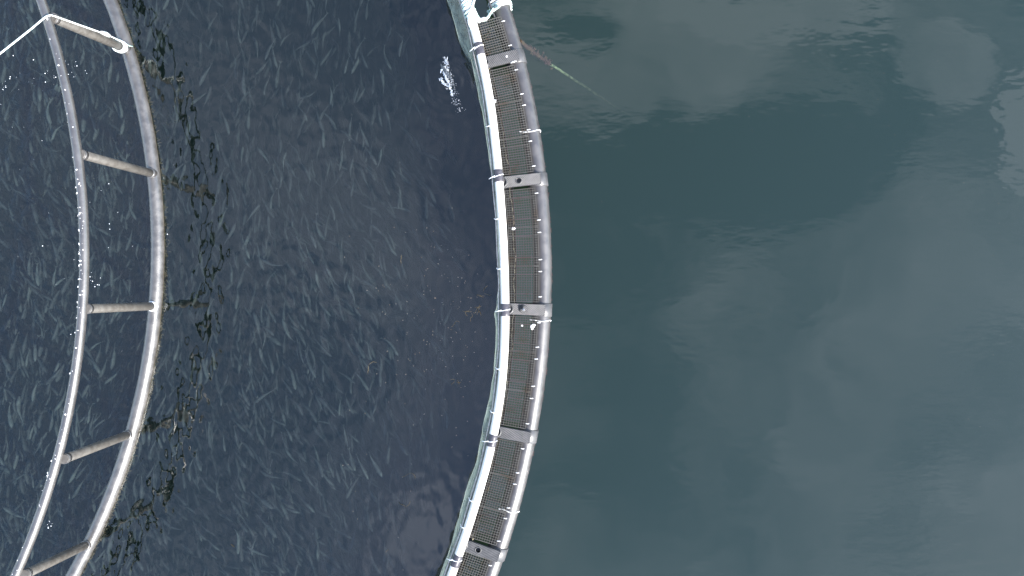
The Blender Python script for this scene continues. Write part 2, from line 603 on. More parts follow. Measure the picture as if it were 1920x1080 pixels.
def fringe(r, c, ta, tb, n, name, mat, parent, lo=0.10, hi=0.17):
    m = MB()
    for k in range(n):
        th = ta + (tb - ta) * random.random()
        z = -random.uniform(.02, .16)
        a = ring_pt(r + random.uniform(lo, hi), th, z, c)
        e = Vector((math.cos(th), math.sin(th), 0)); t = Vector((-math.sin(th), math.cos(th), 0))
        ln = random.uniform(.02, .075)
        b = a + e * ln * .6 + t * random.gauss(0, .03) + Vector((0, 0, -ln * .5))
        m.sweep([a, (a + b) / 2 + t * random.gauss(0, .012), b], [.008, .010, .002], 4, caps=False)
    o = part(m, name, mat, parent); o['kind'] = 'stuff'
    return o


fringe(R_OUT, POUT_C, -0.42, 0.42, 1500, 'algae_fringe', M['algae_red'], collar)

# handrail: its gentle wobble measured along the visible arc
HY = [4.94, 4.21, 3.7, 2.88, 2.47, 1.55, .87, .18, -.23, -.91, -1.6, -1.83, -2.38, -2.93, -3.38, -3.84, -4.3, -4.76]
HD = [.802, .815, .822, .848, .868, .89, .885, .872, .852, .822, .798, .797, .803, .815, .838, .855, .865, .88]
HAND_Z = 1.15
HAND_R = 0.073


def hand_r(th):
    t = (th + PI) % (2 * PI) - PI
    y = POUT_C.y + (POUT_EDGE - .85) * math.sin(t)
    if abs(t) > 0.8:
        return POUT_EDGE - 0.84
    d = float(np.interp(-y, [-q for q in HY], HD))
    if y > HY[0]: d = .802 + (.84 - .802) * min(1, (y - HY[0]) / 3)
    if y < HY[-1]: d = .88 - (.88 - .84) * min(1, (HY[-1] - y) / 3)
    return POUT_EDGE - d


def hand_smooth(th):
    return sum(hand_r(th + k * 0.008) for k in (-2, -1, 0, 1, 2)) / 5


mb = MB(); mb.sweep(circle_pts(0, HAND_Z, 720, rfun=hand_smooth), HAND_R, 20, closed=True)
handrail = part(mb, 'handrail', M['handrail'])
handrail['label'] = 'pale sunlit handrail along the inner edge'

BR_Y = [-130, 108, 337, 581, 817, 1037, 1262]
BR_KIND = ['plain', 'dot', 'hole', 'bolt', 'plain', 'hole', 'plain']
BR_LABEL = [None, 'grey bracket with one white dot', 'grey treaded bracket with a black hole and a clamp eye', 'grey bracket with a round bolt knob',
            'plain smooth grey bracket', 'smooth grey bracket with a ringed black hole', None]
BR_TH = [th_of_y(y, 0.2) for y in BR_Y]
PLATE_Z = 0.335


def plate_mesh(kind, r0, r1, th, half_w):
    """bracket plate from radius r0 to r1, with a real hole where the bracket has one; local frame at its middle"""
    e = Vector((math.cos(th), math.sin(th), 0)); t = Vector((-math.sin(th), math.cos(th), 0))
    rm = (r0 + r1) / 2; hl = (r1 - r0) / 2
    bm = bmesh.new()
    hole = kind == 'hole'
    hx = 0.04 if BR_Y.index(BR_Y[0]) == 0 else 0
    n = 32
    top = 0.024; bot = -0.03
    def rect_pt(a):
        c, s = math.cos(a), math.sin(a)
        k = min(hl / max(abs(c), 1e-6), half_w / max(abs(s), 1e-6))
        return Vector((c * k, s * k, 0))
    ca = math.atan2(half_w, hl)
    angs = sorted(set([round(2 * PI * k / n, 5) for k in range(n)] + [round(x % (2 * PI), 5) for x in (ca, PI - ca, PI + ca, -ca)]))
    out_t = []; out_b = []; in_t = []; in_b = []
    for a in angs:
        p = rect_pt(a)
        q = p.copy()
        bev = 0.008
        q.x *= (hl - bev) / hl; q.y *= (half_w - bev) / half_w
        out_t.append([bm.verts.new((q.x, q.y, top)), bm.verts.new((p.x, p.y, top - bev))])
        out_b.append(bm.verts.new((p.x, p.y, bot)))
        if hole:
            ip = Vector((math.cos(a) * 0.042 - 0.03, math.sin(a) * 0.042, 0))
            in_t.append(bm.verts.new((ip.x, ip.y, top)))
            in_b.append(bm.verts.new((ip.x, ip.y, bot - 0.12)))
    m = len(angs)
    if not hole:
        bm.faces.new([o[0] for o in out_t])
    for k in range(m):
        l = (k + 1) % m
        bm.faces.new((out_t[k][0], out_t[k][1], out_t[l][1], out_t[l][0]))
        bm.faces.new((out_t[k][1], out_b[k], out_b[l], out_t[l][1]))
        if hole:
            bm.faces.new((in_t[k], out_t[k][0], out_t[l][0], in_t[l]))
            fc = bm.faces.new((in_t[k], in_t[l], in_b[l], in_b[k])); fc.material_index = 1
    if hole:
        fc = bm.faces.new(list(reversed(in_b))); fc.material_index = 1  # hole is capped; its depth of shade comes from the black colour
    bm.faces.new(list(reversed(out_b)))
    me = bpy.data.meshes.new('bracket'); bm.to_mesh(me); bm.free()
    return me, rm


for i, (th, kind) in enumerate(zip(BR_TH, BR_KIND)):
    r0 = R_OUT - 0.70; r1 = R_OUT + 0.05
    me, rm = plate_mesh(kind, r0, r1, th, 0.105)
    me.materials.append(M['bracket']); me.materials.append(M['hole_shade'])
    br = link(bpy.data.objects.new('bracket', me))
    br.parent = collar
    br.location = ring_pt(rm, th, PLATE_Z) - C0
    br.rotation_euler = (0, 0, th)
    if BR_LABEL[i]:
        br['label'] = BR_LABEL[i]
    fix_normals(br)

    def sub(mbx, name, mat):
        o = mbx.build(name, mat); o.parent = br
        return o
    # local coordinates: x outwards, y along the collar
    xo = R_OUT - rm
    m1 = MB()
    for (hw, rr) in ((0.125, PIPE_R + 0.022),):
        m1.sweep([(xo, -hw, PIPE_Z - PLATE_Z), (xo, -hw + 0.008, PIPE_Z - PLATE_Z), (xo, hw - 0.008, PIPE_Z - PLATE_Z), (xo, hw, PIPE_Z - PLATE_Z)],
                 [rr - 0.008, rr, rr, rr - 0.008], 32)
    sub(m1, 'clamp_band', M['clampband'])
    m1 = MB(); xi = R_IN - rm
    m1.sweep([(xi, -0.11, PIPE_Z - PLATE_Z), (xi, 0.11, PIPE_Z - PLATE_Z)], PIPE_R + 0.018, 24)
    sub(m1, 'inner_clamp_band', M['bracket'])
    # stanchion up to the handrail
    xh = hand_smooth(th) - rm
    m1 = MB()
    m1.sweep([(xh + 0.05, 0, 0.0), (xh + 0.03, 0, 0.55), (xh + 0.01, 0, HAND_Z - PLATE_Z - 0.02)], 0.055, 14)
    sub(m1, 'stanchion', M['bracket'])
    m1 = MB()
    pts = [(xh + 0.05 + 0.085 * math.cos(a), 0.085 * math.sin(a), 0.035) for a in [2 * PI * k / 24 for k in range(24)]]
    m1.sweep(pts, 0.016, 8, closed=True)
    sub(m1, 'stanchion_foot', M['clampband'])
    # sleeve on the handrail
    m1 = MB()
    ps = []
    for q in (-0.105, -0.1, -0.05, 0, 0.05, 0.1, 0.105):
        tt = th + q / 15.4
        p = ring_pt(hand_smooth(tt), tt, HAND_Z)
        d = p - ring_pt(rm, th, PLATE_Z)
        e = Vector((math.cos(th), math.sin(th), 0)); t = Vector((-math.sin(th), math.cos(th), 0))
        ps.append((d.dot(e), d.dot(t), d.z))
    m1.sweep(ps, [HAND_R + 0.003] + [HAND_R + 0.006] * 5 + [HAND_R + 0.003], 20)
    sub(m1, 'handrail_sleeve', M['sleeve'])
    # white cable tie around the sleeve, its tail sticking out
    m1 = MB()
    yy = random.uniform(-0.03, 0.03); hz = HAND_Z - PLATE_Z
    loop = [(xh + (HAND_R + 0.011) * math.cos(a), yy + 0.02 * math.cos(a), hz + (HAND_R + 0.011) * math.sin(a)) for a in [2 * PI * k / 20 for k in range(20)]]
    m1.sweep(loop, 0.0075, 6, closed=True, up=Vector((0, 1, 0)))
    m1.sweep([(xh - 0.06, yy, hz + 0.075), (xh - 0.12, yy - 0.02, hz + 0.07), (xh - 0.17, yy - 0.035, hz + 0.02)], 0.007, 6)
    sub(m1, 'cable_tie', M['white'])
    if kind == 'bolt':
        m1 = MB()
        m1.sweep([(-0.02, 0, 0.02), (-0.02, 0, 0.05), (-0.02, 0, 0.06)], [0.075, 0.075, 0.062], 24)
        m1.sweep([(-0.02, 0, 0.058), (-0.02, 0, 0.085)], 0.045, 20)
        sub(m1, 'knob', M['bracket'])
        m1 = MB(); m1.sweep([(-0.02, 0, 0.08), (-0.02, 0, 0.105), (-0.02, 0, 0.115)], [0.026, 0.026, 0.018], 6)
        sub(m1, 'bolt', M['steel'])
    if kind == 'hole':
        m1 = MB()
        pts = [(-0.03 + 0.053 * math.cos(a), 0.053 * math.sin(a), 0.026) for a in [2 * PI * k / 28 for k in range(28)]]
        m1.sweep(pts, 0.009, 8, closed=True)
        sub(m1, 'hole_rim', M['clampband'])
    if kind == 'dot':
        m1 = MB(); m1.sweep([(0.16, 0.01, 0.02), (0.16, 0.01, 0.032)], 0.018, 12)
        sub(m1, 'white_cap', M['white'])
        m1 = MB(); m1.sweep([(0.20, -0.115, 0.01), (0.27, -0.112, 0.02), (0.31, -0.10, -0.01)], 0.012, 6)
        sub(m1, 'cable_tie', M['white'])

# white straps round the outer pipe
for y in (247, 601, 957):
    th = th_of_y(y, 0.2)
    e = Vector((math.cos(th), math.sin(th), 0)); t = Vector((-math.sin(th), math.cos(th), 0))
    m1 = MB()
    c = ring_pt(R_OUT, th, PIPE_Z)
    m1.sweep([c + e * (PIPE_R + .008) * math.cos(a) + t * 0.012 * math.sin(3 * a) + Vector((0, 0, (PIPE_R + .008) * math.sin(a)))
              for a in [2 * PI * k / 28 for k in range(28)]], 0.0095, 6, closed=True, up=t)
    m1.sweep([c - e * 0.10 + Vector((0, 0, .15)), c - e * 0.22 + t * 0.01 + Vector((0, 0, .235))], 0.010, 6)
    part(m1, 'strap', M['white'])

# ------------------------------------------------------------------ walkway gratings
GR_OUT = POUT_EDGE - 0.245
GR_IN = GR_OUT - 0.545
GR_Z = 0.325
bays = [
    ('below the rope tangle, above the white-dotted bracket', [(31, 96)]),
    ('between the white-dotted bracket and the upper holed bracket', [(122, 187), (188, 254), (255, 322)]),
    ('between the upper holed bracket and the knobbed bracket', [(352, 424), (425, 498), (499, 567)]),
    ('between the knobbed bracket and the plain bracket below it', [(595, 661), (662, 735), (736, 804)]),
    ('between the plain bracket and the lowest holed bracket', [(831, 896), (897, 961), (962, 1023)]),
    ('below the lowest holed bracket at the bottom edge', [(1050, 1112)]),
    (None, [(1113, 1176), (1177, 1245)]),
]
POS3 = ['upper', 'middle', 'lower']
PANELS = []
for txt, rows in bays:
    for j, (ya, yb) in enumerate(rows):
        ta, tb = th_of_y(ya, GR_Z, GR_OUT), th_of_y(yb, GR_Z, GR_OUT)
        th = (ta + tb) / 2
        length = (ta - tb) * GR_OUT - 0.022
        rm = (GR_OUT + GR_IN) / 2
        g = empty('walkway_grating', ring_pt(rm, th, GR_Z + random.uniform(-.004, .004)))
        g.rotation_euler = (random.uniform(-.008, .008), random.uniform(-.006, .006), th + random.uniform(-.012, .012))
        if txt is None:
            lab = ('first', 'second')[j] + ' mesh grating of the walkway past the bottom edge'
        elif len(rows) == 1:
            lab = 'square-mesh walkway grating ' + txt
        else:
            lab = POS3[j] + ' of three mesh gratings ' + txt
        tag(g, lab, 'grating', 'mesh gratings laid along the walkway')
        w = GR_OUT - GR_IN
        nx = 12; ny = max(8, round(length / 0.0455))
        # trapezoid: the inner edge is a little shorter than the outer one
        sh = 0.5 * (1 - GR_IN / GR_OUT)
        m1 = MB()
        for k in range(nx + 1):
            x = -w / 2 + w * k / nx
            hl = length / 2 * (1 - sh * (1 - 2 * k / nx) * 0.9)
            hw = 0.0030 if 0 < k < nx else 0.004
            m1.box((x, 0, 0), (hw, 0, 0), (0, hl, 0), (0, 0, 0.014))
        for k in range(ny + 1):
            y = (k / ny - 0.5)
            hw = 0.0030 if 0 < k < ny else 0.004
            a = Vector((-w / 2, y * length * (1 - sh * .9), 0.0015)); b = Vector((w / 2, y * length * (1 + sh * .9), 0.0015))
            m1.box((a + b) / 2, (b - a) / 2, (0, hw, 0), (0, 0, 0.0125))
        o = m1.build('mesh_bars', M['grate'], g)
        o['kind'] = 'stuff'
        for q in (-0.28, 0.28):
            m1 = MB(); m1.box((0, q * length, -0.026), (w / 2 * .98, 0, 0), (0, 0.008, 0), (0, 0, 0.0115))
            m1.build('cross_bearer', M['grate'], g)
        for q in (-0.36, 0.36):
            m1 = MB()
            m1.sweep([(w / 2 - 0.012, q * length, 0.018), (w / 2 + 0.025, q * length, 0.016), (w / 2 + 0.052, q * length + .003, -0.002)], 0.0075, 6)
            m1.build('clip', M['white'], g)
        PANELS.append((g, th, length))

# a cord that runs along under the gratings
pts = []
for k in range(90):
    th = th_of_y(40 + k * 12.2, 0.29, R_IN + 0.2)
    pts.append(ring_pt(GR_IN + 0.10 + 0.018 * math.sin(k * 0.9) + 0.012 * math.sin(k * 2.3), th, GR_Z - 0.026))
m1 = MB(); m1.sweep(pts, 0.0085, 6)
o = m1.build('dirty_cord', M['cord'])
tag(o, 'thin dirty yellow cord running lengthwise under the gratings near the handrail', 'cord')

# bird droppings and scraps on the gratings
for (px, py, rx, ry, lab) in ((927, 190, .035, .045, 'round white dropping on grating beside the handrail near the top'),
                              (963, 429, .06, .022, 'streaked white dropping on the grating below the upper holed bracket'),
                              (998, 612, .055, .06, 'biggest white dropping, on the grating below the knobbed bracket'),
                              (979, 611, .025, .022, 'small white dropping left of the biggest dropping')):
    p = W(px, py, GR_Z + 0.014)
    m1 = MB()
    m1.blob((0, 0, .004), rx * .7, ry * .7, 0.008, 0.3, 10, 5, 0.3)
    for k in range(3):
        m1.blob((random.uniform(-rx, rx) * .7, random.uniform(-ry, ry) * .7, .003), rx * .4, ry * .4, 0.006, random.random() * 3, 8, 4, .3)
    o = m1.build('bird_dropping', M['dropping']); o.location = p
    tag(o, lab, 'dropping', 'droppings on the walkway')

# ------------------------------------------------------------------ jump net on the handrail
net = empty('jump_net', ring_pt(hand_smooth(0), 0, 0))
tag(net, 'pale green fine-mesh net hanging along the inner side of the handrail', 'net')
NY = [0, 50, 75, 100, 135, 175, 225, 270, 300, 340, 400, 470, 520, 545, 578, 590, 600, 640, 700, 750, 800, 830, 870, 900, 930, 960, 1000, 1050, 1080]
NO = [28, 31, 27, 17, 18, 18, 16, 15.5, 14, 13, 10, 9.5, 11, 12, 17, 21, 18, 17, 17, 19, 22, 20, 18, 19, 22, 20, 18, 15, 16]
YW = [-(y - 540) * (CAM_H - .6) / FPX for y in NY]


def net_off(y):
    return float(np.interp(-y, [-q for q in YW], NO)) / 100 * 0.95


t0, t1 = th_of_y(-900, .6, 15.4), th_of_y(1900, .6, 15.4)
nn = 620
rows = []
for k in range(nn):
    th = t0 + (t1 - t0) * k / (nn - 1)
    y = POUT_C.y + 15.4 * math.sin(th)
    off = net_off(y) + 0.006 * math.sin(k * 0.7) * math.sin(k * .13)
    rh = hand_smooth(th)
    wob = 0.012 * math.sin(k * 0.31 + 2 * math.sin(k * .05))
    sec = [(-0.075, HAND_Z + 0.02), (-0.105 - wob * .3, HAND_Z - 0.06), (-off * .82 - 0.02 + wob, 0.82), (-off - .004, 0.55), (-off + 0.004 - wob, 0.28), (-off + 0.012, 0.02),
           (-off + 0.05, -0.6), (-off + .08, -2.0), (-off + .1, -7.0)]
    sec[2] = (max(sec[2][0], -off - .004), sec[2][1])
    rows.append([ring_pt(rh + a, th, z) for a, z in sec])
ns = len(rows[0])
m1 = MB()
m1.add([p for r in rows for p in r], [(i * ns + j, i * ns + j + 1, (i + 1) * ns + j + 1, (i + 1) * ns + j) for i in range(nn - 1) for j in range(ns - 1)], True)
part(m1, 'net_panel', M['net'], net)
m1 = MB()
m1.sweep([ring_pt(hand_smooth(t0 + (t1 - t0) * k / 400) - 0.098 - .012 * abs(math.sin(k * .23)), t0 + (t1 - t0) * k / 400, HAND_Z - 0.03) for k in range(401)], 0.011, 6)
part(m1, 'hem_rope', M['hem'], net)
for y in (240, 412, 505, 690, 770, 935, 985):
    th = th_of_y(y, 1.0, 15.4)
    rh = hand_smooth(th)
    m1 = MB(); e = Vector((math.cos(th), math.sin(th), 0))
    c = ring_pt(rh, th, HAND_Z)
    m1.sweep([c - e * 0.06 + Vector((0, 0, .07)), c - e * 0.115 + Vector((0, 0, .03)), c - e * 0.13 + Vector((0, 0.02, -.04))], 0.008, 6)
    part(m1, 'net_tie', M['white'], net)

# ------------------------------------------------------------------ ropes at the top of the walkway
rp = empty('tied_rope', W(940, 10, 0.3))
tag(rp, 'white and green rope wrapped round both walkway pipes at the top edge', 'rope')


def coil(r_line, z, th0, n, R, pitch, thick, seed):
    rnd = random.Random(seed)
    pts = []
    for k in range(n * 20):
        a = 2 * PI * k / 20
        th = th0 - (k / 20) * pitch / r_line
        e = Vector((math.cos(th), math.sin(th), 0)); t = Vector((-math.sin(th), math.cos(th), 0))
        rr = R + 0.006 * math.sin(a * .37 + seed)
        pts.append(ring_pt(r_line, th, z) + e * rr * math.cos(a) + Vector((0, 0, rr * math.sin(a))) + t * 0.012 * math.sin(a * .5 + seed))
    m = MB(); m.sweep(pts, thick, 8)
    return m


part(coil(R_OUT, PIPE_Z, th_of_y(-2, .25), 5, PIPE_R + .03, 0.034, 0.020, 1), 'pipe_coil', M['rope'], rp)
part(coil(R_OUT, PIPE_Z, th_of_y(4, .25), 2, PIPE_R + .045, 0.03, 0.016, 4), 'pipe_coil', M['rope_green'], rp)
thh = th_of_y(-6, HAND_Z, 15.4)
part(coil(hand_smooth(thh), HAND_Z, thh, 5, HAND_R + .016, 0.055, 0.015, 2), 'rail_coil', M['rope'], rp)
part(coil(hand_smooth(thh), HAND_Z, th_of_y(8, HAND_Z, 15.4), 4, HAND_R + .024, 0.07, 0.014, 3), 'rail_coil', M['rope_green'], rp)


def strand(pxz, thick, mat, name='strand'):
    ctrl = [W(*p) for p in pxz]
    pts = []
    for i in range(len(ctrl) - 1):
        p0 = ctrl[max(i - 1, 0)]; p1 = ctrl[i]; p2 = ctrl[i + 1]; p3 = ctrl[min(i + 2, len(ctrl) - 1)]
        for s in range(8):
            t = s / 8
            pts.append(0.5 * ((2 * p1) + (p2 - p0) * t + (2 * p0 - 5 * p1 + 4 * p2 - p3) * t * t + (3 * p1 - p0 - 3 * p2 + p3) * t ** 3))
    pts.append(ctrl[-1])
    m = MB(); m.sweep(pts, thick, 8)
    return part(m, name, mat, rp)


strand([(884, 20, 1.2), (893, 28, 1.05), (899, 36, .7), (906, 38, .42), (914, 33, .38), (920, 24, .3), (927, 18, .30), (936, 12, .36)], 0.026, M['rope_green'])
strand([(882, 8, 1.22), (890, 22, 1.1), (896, 34, .75), (901, 37, .45), (908, 35, .40), (912, 37, .37)], 0.030, M['rope'])
strand([(876, 30, 1.22), (886, 34, 1.2), (893, 36, 1.1), (898, 40, .8), (900, 36, .5)], 0.028, M['rope'])
strand([(914, 34, .38), (917, 26, .25), (914, 21, .2), (920, 20, .25), (924, 22, .3), (919, 25, .33), (925, 15, .33)], 0.016, M['rope_green'])
strand([(889, 0, 1.2), (886, 10, 1.24), (880, 26, 1.24), (879, 42, 1.22), (884, 55, 1.18), (879, 58, 1.08)], 0.020, M['rope'])

m1 = MB(); m1.sweep([W(908, -40, .31), W(914, -8, .31), W(920, 12, .315), (W(928, 33, .30)), W(931, 44, .285)], 0.016, 10)
o = m1.build('hose', M['hose'])
tag(o, 'thin dark hose lying beside the outer pipe at the top edge', 'hose')

# ------------------------------------------------------------------ bird net support: floating ring, posts, upper ring
bird = empty('bird_net_support', (RING_C.x + RING_R, RING_C.y, 0))
tag(bird, 'grey ring frame standing in the pen, floating lower ring and raised upper ring', 'ring frame')
mb = MB(); mb.sweep(circle_pts(RING_R, 0.045, 400, RING_C), 0.118, 24, closed=True)
part(mb, 'float_ring', M['ring'], bird)
mb = MB(); mb.sweep(circle_pts(UP_R, UP_Z, 400, UP_C), 0.071, 20, closed=True)
upper = part(mb, 'upper_ring', M['upper'], bird)
fringe(RING_R, RING_C, -0.52, 0.45, 420, 'algae_fringe', M['algae_green'], bird, 0.07, 0.10)
posts = [((239, 93), (97, 33)), ((288, 326), (150, 289)), ((290, 574), (160, 579)), ((243, 814), (119, 861)), ((165, 1020), (45, 1078))]
for i, (b, t) in enumerate(posts):
    pb = W(b[0], b[1], 0.07); pt = W(t[0], t[1], UP_Z)
    d = (pt - pb).normalized()
    m1 = MB(); m1.sweep([pb, pb + d * .9, pt], [0.078, 0.075, 0.072], 16, up=Vector((0, 1, 0)))
    po = part(m1, 'post', M['post'], bird)
    m1 = MB(); m1.sweep([pb + d * 0.02, pb + d * 0.14, pb + d * .15], [0.092, 0.092, 0.08], 16, up=Vector((0, 1, 0)))
    part(m1, 'foot_collar', M['white'] if i == 2 else M['upper'], po)
    m1 = MB(); m1.sweep([pt - d * 0.10, pt - d * .02], 0.082, 16, up=Vector((0, 1, 0)))
    part(m1, 'head_collar', M['upper'], po)

# droppings splashed on the upper ring and its posts
m1 = MB()
for k in range(115):
    py = random.uniform(0, 1080)
    if random.random() < .3: py = random.gauss(480, 110)
    th = math.asin(max(-.9, min(.9, (-(py - 540) * (CAM_H - UP_Z) / FPX - UP_C.y) / UP_R)))
    a = random.uniform(-0.6, 1.0) + PI / 2
    e = Vector((math.cos(th), math.sin(th), 0))
    c = ring_pt(UP_R, th, UP_Z, UP_C) + e * 0.070 * math.cos(a) + Vector((0, 0, .070 * math.sin(a)))
    s = random.choice((.003, .004, .005, .006, .007, .012))
    m1.blob(c, s, s * random.uniform(.8, 2.4), s * .6, random.random() * 3, 7, 4, .2)
o = part(m1, 'bird_droppings', M['dropping'], upper)
o['kind'] = 'stuff'

# white rope over the upper ring, down the first post and knotted round its foot
rope = empty('guy_rope', W(237, 92, 0.1))
tag(rope, 'white rope running over the upper ring and down the topmost post', 'rope')


def poly(pts, thick, name, parent, mat):
    m = MB(); m.sweep(pts, thick, 10); return part(m, name, mat, parent)


pb = W(239, 93, 0.07); pt = W(97, 33, UP_Z); d = (pt - pb).normalized()
kn = pb + d * 0.8
side = Vector((0.35, 0.9, 0)).normalized()
line = [W(-260, 310, 2.35), W(-60, 148, 2.36), W(60, 53, 2.385), W(80, 36, 2.40), W(88, 30, 2.405), W(96, 28, 2.40), W(104, 31, 2.36), kn + side * 0.10, pb + d * 0.45 + side * .1, pb + d * .28 + side * .09]
poly(line, 0.013, 'line', rope, M['rope'])
m1 = MB(); m1.sweep([kn + side * .10 - d * .14, kn + side * .10 - d * .1, kn + side * .105, kn + side * .10 + d * .11, kn + side * .10 + d * .15], [.018, .034, .04, .03, .017], 10)
part(m1, 'knot', M['rope'], rope)
m1 = MB()
perp = d.cross(side).normalized()
pp = []
for k in range(74):
    a = 2 * PI * k / 18
    pp.append(pb + d * (0.22 + 0.028 * k / 18 + .02 * math.sin(a)) + (side * math.cos(a) + perp * math.sin(a)) * 0.098)
m1.sweep(pp, 0.019, 8)
part(m1, 'foot_wrap', M['rope'], rope)
poly([pb + d * .2 + side * .09, W(243, 86, .17), W(247, 87, .14), W(249, 87, .06)], 0.010, 'tail', rope, M['rope_green'])

# ------------------------------------------------------------------ mooring rope sinking away to the right
moor = empty('mooring_rope', W(986, 88, -0.02))
tag(moor, 'weedy red and green mooring rope sinking from the outer pipe into the sea', 'rope')
def under(px, py, z):
    return W(px, py, z)
pts = [under(975, 76, .02)] + [under(983 + 47 * k / 9 + random.uniform(-1, 1), 84 + 36 * k / 9 + random.uniform(-1, 1), -0.22 - 0.25 * k / 9) for k in range(10)]
m1 = MB(); m1.sweep(pts, [0.03] + [random.uniform(.03, .055) for _ in range(10)], 8)
part(m1, 'fouled_rope', M['mooring'], moor)
pts = [under(1024 + 150 * k / 30 + random.uniform(-.6, .6), 115 + 98 * k / 30 + random.uniform(-.6, .6), -0.45 - 4.2 * (k / 30) ** 1.3) for k in range(31)]
m1 = MB(); m1.sweep(pts, 0.024, 8)
part(m1, 'clean_rope', M['mooring_green'], moor)
m1 = MB()
for k in range(60):
    t = random.random()
    c = under(980 + 52 * t + random.gauss(0, 3), 80 + 40 * t + random.gauss(0, 3), -0.2 - .25 * t)
    m1.blob(c, random.uniform(.012, .04), random.uniform(.01, .03), .012, random.random() * 3, 6, 4, .3)
o = part(m1, 'weed_growth', M['mooring'], moor)
o['kind'] = 'stuff'

# ------------------------------------------------------------------ fish
PROF_W = [(0, .012), (.03, .028), (.08, .047), (.16, .062), (.28, .069), (.42, .064), (.56, .051), (.70, .035), (.82, .020), (.90, .013), (.95, .010)]


def fish_geo(bend, phase, n=8, prof=PROF_W, fins=True):
    """salmon of length 1, head at +y, seen from above; one continuous body with its fins"""
    v = []; f = []
    def spine(s):
        k = s ** 1.4
        return Vector((bend * k * math.sin(phase + 2.6 * s), 0.5 - s, 0))
    for s, w in prof:
        c = spine(s); t = (spine(min(s + .02, 1)) - spine(max(s - .02, 0))).normalized()
        side = Vector((-t.y, t.x, 0))
        for k in range(n):
            q = 2 * PI * k / n
            v.append(c + side * w * math.cos(q) + Vector((0, 0, 1)) * w * 1.55 * math.sin(q))
    m = len(prof)
    for i in range(m - 1):
        for k in range(n):
            l = (k + 1) % n
            f.append((i * n + k, i * n + l, (i + 1) * n + l, (i + 1) * n + k))
    f.append(tuple(range(n)))
    b = (m - 1) * n
    # tail fin grown from the last ring, canted a little so that it shows from above
    e = spine(1.0); e2 = spine(1.06)
    cant = 0.045 if math.sin(phase) > 0 else -0.045
    v += [e2 + Vector((cant, 0, .085)), e, e2 + Vector((-cant, 0, -.085))]
    i0 = m * n
    f.append((b + n // 4, i0, i0 + 1)); f.append((b + n // 4, i0 + 1, b + 3 * n // 4)); f.append((b + 3 * n // 4, i0 + 1, i0 + 2))
    if fins:
        for sgn in (1, -1):      # pectoral and pelvic fins
            for s, ln, wd in ((.22, .075, .05), (.55, .05, .035)):
                c = spine(s); j = len(v)
                wq = .05 if s < .3 else .042
                v += [c + Vector((sgn * wq, 0, -.02)), c + Vector((sgn * (wq + ln * .75), -ln, -.035)), c + Vector((sgn * wq, -wd, -.025))]
                f.append((j, j + 1, j + 2))
        c = spine(.45); c2 = spine(.58); j = len(v)   # dorsal fin
        v += [c + Vector((0, 0, .08)), c2 + Vector((.012, -.01, .135)), c2 + Vector((0, 0, .065))]
        f.append((j, j + 1, j + 2))
    return v, f


def fish_mesh(name, bend, phase, mat):
    v, f = fish_geo(bend, phase)
    me = bpy.data.meshes.new(name); me.from_pydata([tuple(p) for p in v], [], f)
    me.polygons.foreach_set('use_smooth', [True] * len(f))
    me.materials.append(mat)
    return me


VARS = []
for k in range(14):
    VARS.append(fish_mesh('salmon', (.07, .12, .17, .22, .10, .15, .06)[k % 7], (0.2, 1.2, 2.4, 3.4, 4.4, 5.3, 0.8)[k % 7] + k * .13, M['fishpale'] if k % 3 == 0 else M['fish']))


def heading(px, py):
    """fish circle the pen, more or less along its edge; angle of the body axis in the picture"""
    base = 0.22 + 0.25 * math.sin(px * .008 + py * .004) - .12 * math.sin(py * .011)
    if px < 300: base -= .15
    return base


def pen_px():
    """random place of a fish in the picture, thinner towards the walkway"""
    while True:
        px = random.uniform(-60, 900); py = random.uniform(-60, 1140)
        p = 1.0 if px < 680 else max(0.12, 1 - (px - 680) / 220)
        if py < 280 and px > 350: p *= .45
        if 310 < px < 440: p *= .6
        p *= 0.45 + 0.55 * (0.5 + 0.5 * math.sin(px * .031 + 2.1 * math.sin(py * .013)) * math.sin(py * .027 + 1.7 * math.sin(px * .017)))
        if random.random() < p:
            # stay inside the pen wall
            w = W(px, py, 0)
            if (Vector((w.x, w.y)) - POUT_C).length < R_IN - 0.9:
                return px, py




def salmon_label(px, py, dep, pale):
    w = W(px, py, 0)
    r = (Vector((w.x, w.y)) - RING_C).length
    zone = ('inside the ring frame' if r < RING_R else 'just right of the ring frame' if r < RING_R + 1.6
            else 'midway between ring frame and walkway' if r < RING_R + 4.0 else 'nearest the walkway net')
    row = ('in the top quarter', 'above the middle', 'below the middle', 'in the bottom quarter')[min(3, int(py / 270))]
    return ('pale' if pale else 'dusky') + (' shallow' if dep < .5 else ' deep faint') + ' salmon ' + zone + ', ' + row


for k in range(300):
    px, py = pen_px()
    while px < 0 or py < 0 or py > 1080:
        px, py = pen_px()
    dep = random.uniform(0.40, 1.5)
    if k < 70: dep = random.uniform(.28, .55)
    ln = random.uniform(.42, .58)
    vi = random.randrange(len(VARS))
    o = bpy.data.objects.new('salmon', VARS[vi])
    link(o)
    o.location = W(px, py, -dep)
    rz = heading(px, py) + random.gauss(0, .28) + (PI if random.random() < .8 else 0)
    if random.random() < .06: rz += random.uniform(-1.2, 1.2)
    o.rotation_euler = (random.gauss(0, .08), random.gauss(0, .22), rz)
    o.scale = (ln * random.uniform(.9, 1.1), ln, ln)
    tag(o, salmon_label(px, py, dep, vi % 3 == 0), 'fish', 'shoal of salmon in the pen')

